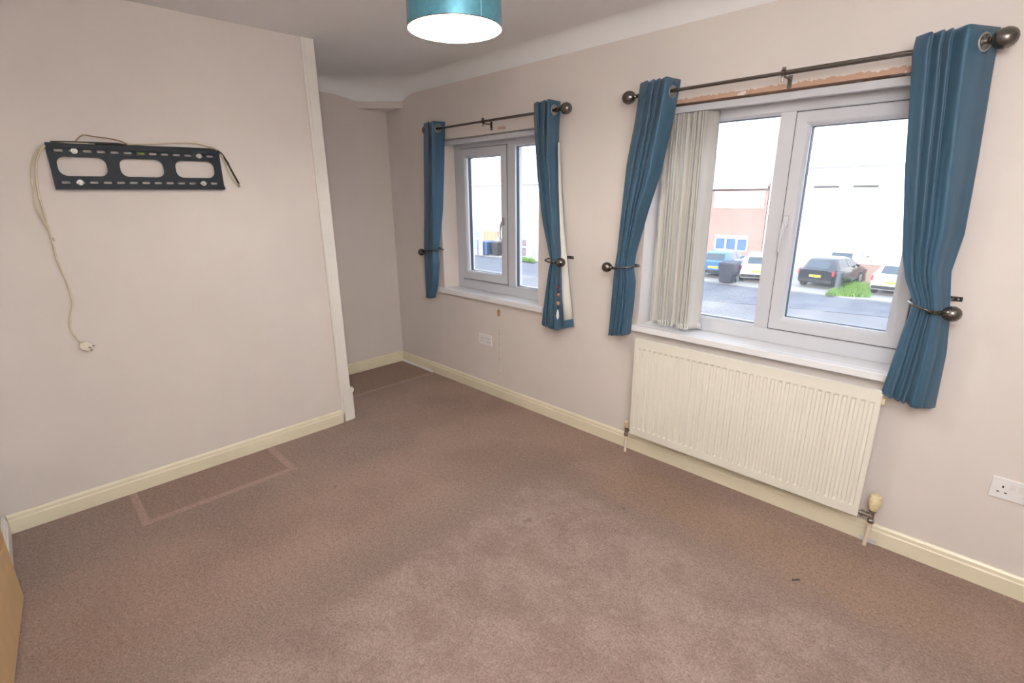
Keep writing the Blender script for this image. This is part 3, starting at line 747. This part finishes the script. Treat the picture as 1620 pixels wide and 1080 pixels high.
# ------------------------------------------------------------------ pendant lamp
lc = Vector((2.673, -1.4, 2.056))
lamp = empty('pendant_lamp', 'lit teal satin drum pendant lamp hanging from the ceiling', 'lamp')
t = NT('shade_teal')
t.b.inputs['Base Color'].default_value = (.085, .30, .36, 1); t.b.inputs['Metallic'].default_value = .5; t.b.inputs['Roughness'].default_value = .32
X, Y, Z = t.xyz(); t.put(t.b.inputs['Base Color'], t.mix(t.smooth(t.noise(60, 2), .3, .7), (.085, .255, .33), (.105, .30, .38)))
M_SHADE = t.m; M_SHIN = mat('shade_lining', (.9, .9, .86), .7, var=.01)
SH = .20
def cyl(r0, r1, za, zb, seg=64):
    b = MB()
    for k in range(seg):
        a = 2*PI*k/seg; b.v += [(lc.x+r0*math.cos(a), lc.y+r0*math.sin(a), za), (lc.x+r1*math.cos(a), lc.y+r1*math.sin(a), zb)]
    for k in range(seg): j = (k+1) % seg; b.f.append((2*k, 2*j, 2*j+1, 2*k+1))
    return b
cyl(.150, .146, lc.z, lc.z+SH).build('shade', M_SHADE, lamp, smooth=True)
cyl(.1485, .1445, lc.z+.001, lc.z+SH-.001).build('shade_lining', M_SHIN, lamp, smooth=True)
for r_, z_ in ((.1495, lc.z), (.1455, lc.z+SH)):
    b = MB(); b.tube([(lc.x+r_*math.cos(2*PI*k/48), lc.y+r_*math.sin(2*PI*k/48), z_) for k in range(49)], .0017, 6, False); b.build('rim', M_METAL, lamp, smooth=True)
sa = math.radians(-8)
b = MB().tube([(lc.x+.1512*math.cos(sa), lc.y+.1512*math.sin(sa), lc.z+.003), (lc.x+.1472*math.cos(sa), lc.y+.1472*math.sin(sa), lc.z+SH-.003)], .0009, 6)
b.build('seam', mat('seam_pale', (.35, .65, .70), .4), lamp)
b = MB()
for k in range(3):
    a = 2*PI*k/3+.3; b.tube([(lc.x+.02*math.cos(a), lc.y+.02*math.sin(a), lc.z+SH-.03), (lc.x+.145*math.cos(a), lc.y+.145*math.sin(a), lc.z+SH-.002)], .0018, 6)
b.build('shade_carrier', M_SHIN, lamp)
MB().lathe((lc.x, lc.y, lc.z+SH-.06), (0, 0, 1), [(0, .018), (.05, .018), (.06, .010), (.075, .006)], 14).build('lamp_holder', M_SOCK, lamp, smooth=True, auto=40)
MB().tube([(lc.x, lc.y, lc.z+SH+.01), (lc.x, lc.y, H-.03)], .0035, 8).build('flex', M_SOCK, lamp)
MB().lathe((lc.x, lc.y, H), (0, 0, -1), [(0, .04), (.012, .04), (.028, .022), (.034, .006)], 20).build('ceiling_rose', M_SOCK, lamp, smooth=True, auto=50)
mb = mat('bulb_glow', (1, .98, .93), .3, emit=(1, .96, .88, 30))
MB().lathe((lc.x, lc.y, lc.z+SH-.06), (0, 0, -1), [(0, .014), (.02, .016), (.04, .027), (.06, .030), (.078, .024), (.088, .010), (.09, .001)], 18).build('bulb', mb, lamp, smooth=True)
ld = bpy.data.lights.new('bulb_light', 'POINT'); ld.energy = 20; ld.color = (1, .95, .86); ld.shadow_soft_size = .03
lo = bpy.data.objects.new('bulb_light', ld); col.objects.link(lo); lo.location = (lc.x, lc.y, lc.z+.035); lo.parent = lamp
place(lamp, (lc.x, lc.y, lc.z))

# ------------------------------------------------------------------ oak door, slightly ajar in its opening
dr = empty('door_1', 'light oak door standing slightly ajar beside the white baseboard', 'door', kind='structure')
DW, DT = .762, .035                       # local: free edge at x = 0, room face at y = 0
MB().box(0, .10, -DT, 0, .29, 1.98).build('stile', M_OAK, dr, bevel=.003); MB().box(DW-.10, DW, -DT, 0, .29, 1.98).build('stile', M_OAK, dr, bevel=.003)
MB().box(0, DW, -DT, -.0005, .012, .29).build('rail', M_OAKL, dr, bevel=.002)
for za, zb in ((.95, 1.07), (1.87, 1.98)): MB().box(.1, DW-.1, -DT, -.0005, za, zb).build('rail', M_OAKL, dr, bevel=.002)
for za, zb in ((.29, .95), (1.07, 1.87)): MB().box(.1, DW-.1, -DT+.006, -.002, za, zb).build('panel', M_OAK, dr)
dr.location = (1.510, -2.786, 0); dr.rotation_euler = (0, 0, math.radians(-4.7))

# ------------------------------------------------------------------ the street outside
G = -3.0
M_ASPH = mat('asphalt', (.135, .138, .155), .85, var=.18, scale=1.2, bump=.3, bscale=60)
M_PAVE = mat('pavement', (.20, .187, .19), .85, var=.12, scale=.8)
M_DRIVE = mat('drive_concrete', (.30, .29, .28), .85, var=.12, scale=.7)
M_KERB = mat('kerb_stone', (.16, .165, .18), .8, var=.1)
M_GRASS = mat('grass_blade', (.14, .27, .035), .7, var=.3, scale=3)
M_SOIL = mat('verge_soil', (.18, .20, .07), .9, var=.3, scale=2)
def ground(name, near, far, m_, z, th=.3):
    """strip between two boundary lines given as (x, y) lists with equal x stations"""
    b = MB()
    for (xa, ya), (xb, yb), (xc, yc), (xd, yd) in zip(near, near[1:], far, far[1:]):
        b.quadbox([(xa, ya, G-th), (xb, yb, G-th), (xd, yd, G-th), (xc, yc, G-th), (xa, ya, z), (xb, yb, z), (xd, yd, z), (xc, yc, z)])
    return struct(b.build(name, m_))
XS = [-70, -22, -12, -5, -2, 1.5, 40]; KB = [18.8, 18.9, 18.8, 18.9, 19.75, 20.5, 27]
k0 = list(zip(XS, KB)); k1 = [(x, y+.16) for x, y in k0]; k2 = [(x, max(y+.5, 23.9 if x < 2 else 30)) for x, y in k0]
ground('floor_pavement', [(x, .28) for x in XS], k0, M_PAVE, G); ground('trim_kerb', k0, k1, M_KERB, G+.02)
ground('floor_road', k1, k2, M_ASPH, G-.06); ground('floor_forecourt', k2, [(x, 75) for x in XS], M_DRIVE, G)
# unseen own terrace behind the window wall, neighbour blocks added to shade the road
M_BRICKP = mat('terrace_brick', (.35, .2, .14), .9, var=.15, scale=3)
def block(xa, xb, ya=-7.5, yb=.0, zb=G, eav=2.6, rid=5.0):
    b = MB(); ym = (ya+yb)/2
    b.prism([(ya, zb), (yb, zb), (yb, eav), (ym, rid), (ya, eav)], 'x', xa, xb)
    return b
b = block(-1.9, -.14); b2 = block(XR+.14, 12)
b.f += [tuple(i+len(b.v) for i in f) for f in b2.f]; b.v += b2.v
struct(b.build('wall_terrace', M_BRICKP))
b = MB(); b.prism([(-7.5, 2.6), (.25, 2.6), (-3.6, 5.0)], 'x', -.14, XR+.14); b.box(-.14, XR+.14, -7.5, -3.0, G, 2.6); struct(b.build('ceiling_roof', M_BRICKP))
b = MB().box(-.14, XR+.14, -2.9, .26, G, -.13); struct(b.build('wall_storey_below', M_BRICKP))
for xa_, xb_ in ((-5.2, -2.85), (-16.4, -7.2), (-60, -17.8)): struct(block(xa_, xb_).build('wall_shade_block', M_BRICKP))  # unseen blocks, gaps set to let sun streaks onto the road

# brick texture for the far houses
def brick_mat(name, c1_, c2_, mort):
    t = NT(name); X, Y, Z = t.xyz()
    cv = t.n('CombineXYZ'); t.put(cv.inputs[0], t.math('ADD', X, Y)); t.put(cv.inputs[1], Z)
    bt = t.n('TexBrick'); t.put(bt.inputs['Vector'], cv.outputs[0]); bt.inputs['Scale'].default_value = 1
    bt.inputs['Color1'].default_value = c1_+(1,); bt.inputs['Color2'].default_value = c2_+(1,); bt.inputs['Mortar'].default_value = mort+(1,)
    bt.inputs['Brick Width'].default_value = .225; bt.inputs['Row Height'].default_value = .075; bt.inputs['Mortar Size'].default_value = .012
    t.put(t.b.inputs['Base Color'], bt.outputs['Color']); t.b.inputs['Roughness'].default_value = .9
    return t.m
M_BRICK = brick_mat('red_brick', (.23, .11, .085), (.30, .16, .12), (.36, .33, .31))
M_RENDER = mat('white_render', (.86, .85, .82), .85, var=.03, scale=1)
M_ROOF = mat('roof_tile', (.42, .30, .28), .85, var=.15, scale=2)
M_WING = mat('house_glass', (.05, .115, .24), .45, var=.2, scale=1.5)
M_LINTEL_SHADE = mat('lintel_shade_grey', (.07, .07, .07), .8)  # near-black strips standing in for the shadows under the window lintels
HY = 33.5
def hp(px, py, y=HY): p = bp(px, py, 1, y); return p.x, p.z
def house(label, xa, xb, wallm, wins, band=None, eav=1.95, lintel_shades=(), depth=8, roofm=None, gut=True):
    h = empty('house', label, 'house')
    MB().box(xa, xb, HY, HY+depth, G, eav).build('wall', wallm, h)
    rf = MB().prism([(HY-.35, eav), (HY+depth+.3, eav), (HY+depth/2, eav+2.6)], 'x', xa, xb).build('roof', roofm or M_ROOF, h)
    if gut: MB().box(xa, xb, HY-.42, HY-.28, eav-.12, eav+.02).build('gutter', M_RENDER, h)
    if band: MB().box(band[0], band[1], HY-.06, HY, band[2], band[3]).build('cladding', M_RENDER, h)
    for (x0_, x1_, z0_, z1_, n, gm) in wins:
        fr = MB().ring(x0_, x1_, z0_, z1_, .07, .07, .07, .22, HY-.10, HY-.02)
        for k in range(1, n): xx = x0_+(x1_-x0_)*k/n; fr.box(xx-.06, xx+.06, HY-.10, HY-.02, z0_+.07, z1_-.22)
        fr = fr.build('window', M_RENDER, h)
        for k in range(n): MB().box(x0_+(x1_-x0_)*k/n+.03, x0_+(x1_-x0_)*(k+1)/n-.03, HY-.06, HY-.01, z0_+.03, z1_-.03).build('pane', gm, fr)
    for (x0_, x1_, z_) in lintel_shades: MB().box(x0_, x1_, HY-.16, HY, z_, z_+.11).build('ledge', M_LINTEL_SHADE, h)
    place(h, ((xa+xb)/2, HY+depth/2, G)); return h
xa, zt_ = hp(1133, 371); xb, zb_ = hp(1182, 396)
house('red brick house with a white cladding band over its ground floor window', -19, -8.2, M_BRICK,
      [(xa, xb, zb_-.1, zt_, 3, M_WING)], band=(hp(1131, 310)[0], -8.4, .54, 1.66), eav=1.93)
xl, zl = hp(1288, 297); xr_, _ = hp(1327, 297); x2, _ = hp(1350, 297); x3, _ = hp(1390, 297)
M_WINW = mat('net_curtain_glass', (.80, .82, .84), .2, var=.04)
house('long white rendered house with two dark strips for lintel shadows under the eaves', -8.15, 10, M_RENDER,
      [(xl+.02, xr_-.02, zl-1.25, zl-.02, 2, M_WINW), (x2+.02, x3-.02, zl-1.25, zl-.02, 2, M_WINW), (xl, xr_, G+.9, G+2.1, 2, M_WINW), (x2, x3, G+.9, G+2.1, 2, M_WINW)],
      lintel_shades=((xl, xr_, zl), (x2, x3, zl)), eav=3.0, roofm=M_RENDER, gut=False)
house('white rendered house seen past the wheelie bins', -52, -19.2, M_RENDER, [(-24.4, -22.6, -.1, 1.2, 2, M_WINW), (-33, -31, .0, 1.2, 2, M_WINW), (-40, -38, 0, 1.2, 2, M_WINW)], eav=2.6)

# cars
M_TYRE = mat('tyre', (.02, .02, .022), .8); M_CGLASS = mat('car_glass', (.05, .07, .09), .08, var=.05)
M_PLY = mat('plate_yellow', (.85, .62, .05), .4); M_PLW = mat('plate_white', (.85, .85, .82), .4)
M_RED = mat('tail_light', (.55, .02, .03), .25); M_HEAD = mat('head_light', (.8, .82, .85), .15)
def car(label, x, y, rot_, paint, rear=True, L_=4.1, W_=1.74, H_=1.45):
    """local: length along +y with the rear at y=0"""
    c = empty('car', label, 'car', 'parked cars across the street')
    h = W_/2
    # half sections along the length: (y, lower half width, sill z, belt z, roof half width, roof z)
    secs = [(0, h*.86, .38, .86, h*.70, .90), (.10, h*.95, .26, .92, h*.70, .97), (.45, h*.99, .22, .95, h*.66, H_-.10), (.95, h, .2, .95, h*.66, H_), (1.9, h, .2, .93, h*.66, H_), (2.45, h, .2, .92, h*.65, H_-.09), (3.05, h*.99, .2, .90, h*.74, .96), (3.75, h*.94, .22, .80, h*.72, .84), (L_, h*.80, .36, .62, h*.62, .66)]
    b = MB(); k = 10
    for (yy, hw, zs_, zb2, rw, zr_) in secs:
        ring = [(-hw*.92, zs_), (hw*.92, zs_), (hw, zs_+.12), (hw, zb2-.12), (hw*.97, zb2), (rw, zr_-.03), (rw*.86, zr_), (-rw*.86, zr_), (-rw, zr_-.03), (-hw*.97, zb2), (-hw, zb2-.12), (-hw, zs_+.12)]
        b.v += [(p, yy, z) for p, z in ring]
    m_ = 12
    for i in range(len(secs)-1):
        for j in range(m_): b.f.append((i*m_+j, i*m_+(j+1) % m_, (i+1)*m_+(j+1) % m_, (i+1)*m_+j))
    b.f.append(tuple(range(m_))); b.f.append(tuple(range((len(secs)-1)*m_, len(secs)*m_)))
    b.build('body', paint, c, smooth=True, auto=35)
    # glass: rear screen, windscreen, side windows, set a little proud of the body
    def quad(name, pts, m2, th=.012):
        q = MB(); q.v = pts; q.f = [tuple(range(len(pts)))]
        o = q.build(name, m2, c); s2 = o.modifiers.new('thick', 'SOLIDIFY'); s2.thickness = th; s2.offset = 0; return o
    quad('rear_screen', [(-h*.60, .12, .99), (h*.60, .12, .99), (h*.55, .43, H_-.13), (-h*.55, .43, H_-.13)], M_CGLASS)
    quad('windscreen', [(-h*.66, 3.02, .985), (h*.66, 3.02, .985), (h*.56, 2.50, H_-.10), (-h*.56, 2.50, H_-.10)], M_CGLASS)
    for s in (-1, 1):
        quad('side_window', [(s*h*.93, .62, .99), (s*h*.93, 1.60, .99), (s*h*.685, 1.55, H_-.08), (s*h*.685, .85, H_-.09)], M_CGLASS, .03)
        quad('side_window', [(s*h*.93, 1.68, .99), (s*h*.93, 2.75, .98), (s*h*.70, 2.38, H_-.10), (s*h*.685, 1.68, H_-.08)], M_CGLASS, .03)
        MB().quadbox([(s*h*.97-.10, -.012, .68), (s*h*.97-.02, .02, .68), (s*h*.97-.02, .12, .68), (s*h*.97-.10, .12, .68), (s*h*.95-.10, -.0, .90), (s*h*.95-.02, .05, .90), (s*h*.95-.02, .14, .90), (s*h*.95-.10, .14, .90)] if s > 0 else
                     [(s*h*.97+.02, .02, .68), (s*h*.97+.10, -.012, .68), (s*h*.97+.10, .12, .68), (s*h*.97+.02, .12, .68), (s*h*.95+.02, .05, .90), (s*h*.95+.10, -.0, .90), (s*h*.95+.10, .14, .90), (s*h*.95+.02, .14, .90)]).build('tail_light', M_RED, c)
        MB().box(s*h*.66-.14, s*h*.66+.14, L_-.16, L_+.004, .58, .70).build('head_light', M_HEAD, c, bevel=.02)
        MB().box(s*(h+.02)-.07, s*(h+.02)+.07, 2.55, 2.70, .93, 1.06).build('wing_mirror', paint, c, bevel=.02)
        for yy in (.72, 3.25):
            wh = MB().lathe((s*(h-.20), yy, .31), (s, 0, 0), [(0, .30), (.03, .31), (.18, .31), (.205, .28)], 22).build('wheel', M_TYRE, c, smooth=True, auto=40)
            MB().lathe((s*(h+.0), yy, .31), (s, 0, 0), [(0, .20), (.008, .19), (.012, .05), (.02, .03)], 14).build('hub', M_STEEL, wh)
    MB().box(-.26, .26, -.02, .05, .56, .67).build('number_plate', M_PLY, c); MB().box(-.26, .26, L_-.04, L_+.02, .40, .51).build('number_plate', M_PLW, c)
    MB().box(-h*.88, h*.88, -.03, .12, .30, .46).build('bumper', M_TYRE, c, bevel=.03)
    c.location = (x, y, G); c.rotation_euler = (0, 0, rot_); return c
M_PBLK = mat('car_black', (.010, .012, .018), .18, coat=.6, var=.03); M_PWHT = mat('car_white', (.80, .82, .84), .25, coat=.5, var=.02)
M_PBLU = mat('car_blue', (.05, .14, .32), .2, coat=.6, var=.03); M_PGLD = mat('car_bronze', (.40, .26, .19), .3, coat=.5, var=.03)
p = bp(1286, 456, 2, G); car('black hatchback with a yellow number plate beside the grass verge', p.x, p.y, A(-8), M_PBLK)
p = bp(1406, 470, 2, G); car('white hatchback parked at the far side of the grass verge', p.x, p.y+.1, A(-4), M_PWHT)
p = bp(1350, 445, 1, 29.4); car('bronze car parked nose-in beyond the black hatchback', p.x-.85, 29.65, 0, M_PGLD, L_=3.75)
p = bp(1118, 440, 2, G); car('blue car parked in front of the brick house', p.x+.2, p.y+.2, A(6), M_PBLU)

# bins
def wheelie(label, px, py, c, w_=.56):
    p = bp(px, py, 2, G); b_ = empty('wheelie_bin', label, 'bin', 'wheelie bins across the street')
    x, y = p.x, p.y; mm = mat('bin_%d' % int(px), c, .5, var=.05)
    MB().quadbox([(x-w_*.38, y, G+.05), (x+w_*.38, y, G+.05), (x+w_*.38, y+w_*.8, G+.05), (x-w_*.38, y+w_*.8, G+.05), (x-w_*.5, y-.03, G+.98), (x+w_*.5, y-.03, G+.98), (x+w_*.5, y+w_*1.1, G+.98), (x-w_*.5, y+w_*1.1, G+.98)]).build('body', mm, b_, bevel=.02)
    MB().quadbox([(x-w_*.54, y-.07, G+.985), (x+w_*.54, y-.07, G+.985), (x+w_*.54, y+w_*1.16, G+.985), (x-w_*.54, y+w_*1.16, G+.985), (x-w_*.46, y-.02, G+1.06), (x+w_*.46, y-.02, G+1.06), (x+w_*.46, y+w_*1.1, G+1.10), (x-w_*.46, y+w_*1.1, G+1.10)]).build('lid', mm, b_, bevel=.015)
    for s in (-1, 1): MB().lathe((x+s*w_*.34, y+w_*.85, G+.1), (s, 0, 0), [(0, .1), (.05, .1)], 14).build('wheel', M_TYRE, b_)
    MB().tube([(x-w_*.4, y+w_*1.22, G+1.0), (x+w_*.4, y+w_*1.22, G+1.0)], .015, 8).build('handle', mm, b_)
    place(b_, (x, y, G)); return b_
wheelie('blue wheelie bin standing beside the white gate post', 766.5, 403.5, (.05, .10, .22), .72)
wheelie('dark brown wheelie bin standing next to the blue bin', 782.5, 404.5, (.035, .028, .03), .72)
wheelie('dark grey wheelie bin between the blue car and the drive', 1146, 448, (.022, .026, .045), .8)
# gate, fence, garden walls
g = empty('garden_gate', 'grey garden gate in a white frame beside the blue bin', 'gate')
p0 = bp(749, 404, 2, G); p1 = bp(759.5, 404, 2, G)
MB().box(p0.x, p1.x-.12, p0.y+.4, p0.y+.5, G+.05, G+1.25).build('panel', mat('gate_grey', (.13, .16, .24), .6), g)
MB().box(p1.x-.12, p1.x+.12, p0.y+.35, p0.y+.55, G, G+1.38).build('post', M_RENDER, g); MB().box(p0.x-.4, p1.x-.12, p0.y+.38, p0.y+.52, G+1.25, G+1.33).build('top_rail', M_RENDER, g)
place(g, (p0.x, p0.y, G))
fn = empty('panel_fence', 'tan board fence behind the wheelie bins', 'fence')
fa = bp(764, 372, 1, 27.5); fb = bp(786, 372, 1, 27.5)
nb = 9
for k in range(nb):
    xa_ = fa.x+(fb.x-fa.x)*k/nb; xb_ = fa.x+(fb.x-fa.x)*(k+1)/nb
    MB().box(xa_+.015, xb_-.015, 27.5, 27.56, G, bp(775, 365, 1, 27.5).z).build('board', mat('fence_tan', (.40, .29, .18), .8, var=.1), fn)
for xx in (fa.x, fb.x): MB().box(xx-.07, xx+.07, 27.56, 27.7, G, bp(775, 365, 1, 27.5).z).build('post', mat('fence_tan', (.4, .29, .18)), fn)
place(fn, (fa.x, 27.5, G))
fn = empty('metal_fence', 'pale blue sheet fence beside the tan boards', 'fence')
fa2 = bp(745, 372, 1, 27.3)
for k in range(5):
    xa_ = fa2.x+(fa.x-fa2.x)*k/5; xb_ = fa2.x+(fa.x-fa2.x)*(k+1)/5
    MB().box(xa_+.02, xb_-.02, 27.3, 27.36, G, bp(755, 366, 1, 27.3).z).build('sheet', mat('sheet_blue', (.26, .33, .37), .6), fn)
place(fn, (fa2.x, 27.3, G))
def lowwall(label, pa, pb, zt1, posts):
    wv = empty('garden_wall', label, 'garden wall')
    a = bp(*pa, 2, G); c = bp(*pb, 2, G); y = a.y+.5
    xa_ = bp(pa[0], pa[1], 1, y).x; xb_ = bp(pb[0], pa[1], 1, y).x
    MB().box(xa_, xb_, y, y+.22, G, G+zt1*.52).build('brick_course', mat('wall_brick', (.20, .14, .15), .9, var=.2, scale=6), wv)
    MB().box(xa_, xb_, y-.03, y+.25, G+zt1*.52, G+zt1*.60).build('coping', M_RENDER, wv)
    MB().box(xa_, xb_, y, y+.22, G+zt1*.60, G+zt1).build('brick_course', mat('wall_brick', (.2, .14, .15)), wv)
    for f in posts: xx = xa_+(xb_-xa_)*f; MB().box(xx-.16, xx+.16, y-.06, y+.28, G, G+zt1+.12).build('pillar', M_RENDER, wv)
    place(wv, ((xa_+xb_)/2, y, G))
lowwall('dark brick garden wall with white pillars past the bins', (789, 403), (800, 404), 1.15, (0.0,))
lowwall('short dark brick garden wall seen through the fixed pane', (812, 404), (836, 408), 1.2, (1.0,))
wv = empty('garden_wall', 'low red brick garden wall behind the grass verge', 'garden wall')
y = 29.2; xa_, xb_ = bp(1352, 440, 1, y).x, bp(1400, 440, 1, y).x
MB().box(xa_, xb_, y, y+.22, G, G+.9).build('brickwork', M_BRICK, wv); MB().box(xa_, xb_, y-.03, y+.25, G+.9, G+.98).build('coping', M_RENDER, wv); place(wv, (xa_, y, G))
# bollard on the verge
p = bp(1323, 461, 2, G)
bo_ = empty('bollard', 'grey bollard on the grass verge behind the black hatchback', 'bollard')
MB().tube([(p.x, p.y, G), (p.x, p.y, G+.85)], .11, 14).build('shaft', mat('bollard_grey', (.085, .09, .11), .7), bo_, smooth=True, auto=40)
MB().lathe((p.x, p.y, G+.85), (0, 0, 1), [(0, .13), (.04, .13), (.10, .05)], 14).build('cap', mat('bollard_grey', (.2, .21, .24)), bo_); place(bo_, (p.x, p.y, G))
p = bp(1178, 451, 2, G); car('white car on the sunny drive between the brick house and grey bin', p.x+.2, p.y+.9, A(14), M_PWHT)
# verge
q = [bp(a_, c_, 2, G) for a_, c_ in ((1306, 467), (1376, 471), (1373, 452), (1338, 450))]
def verge(label, q, n):
    v_ = empty('grass_verge', label, 'grass')
    b = MB(); b.v = [(p.x, p.y, G+.004) for p in q]; b.f = [(0, 1, 2, 3)]; b.build('turf', M_SOIL, v_)
    b = MB()
    for i in range(n):
        u, w_ = random.random(), random.random()
        p = q[0].lerp(q[1], u).lerp(q[3].lerp(q[2], u), w_); h_ = random.uniform(.08, .28); a = random.uniform(0, PI); k = len(b.v)
        b.v += [(p.x-.03*math.cos(a), p.y-.03*math.sin(a), G), (p.x+.03*math.cos(a), p.y+.03*math.sin(a), G), (p.x+random.uniform(-.1, .1), p.y+random.uniform(-.1, .1), G+h_)]
        b.f.append((k, k+1, k+2))
    o = b.build('grass', M_GRASS, v_); o['kind'] = 'stuff'; v_['kind'] = 'stuff'
    return v_
verge('rough green grass verge between the black and white hatchbacks', q, 2600)
q = [bp(a_, c_, 2, G) for a_, c_ in ((816, 411), (846, 416), (846, 412), (816, 407))]
verge('small green verge in front of the short brick wall', q, 500)
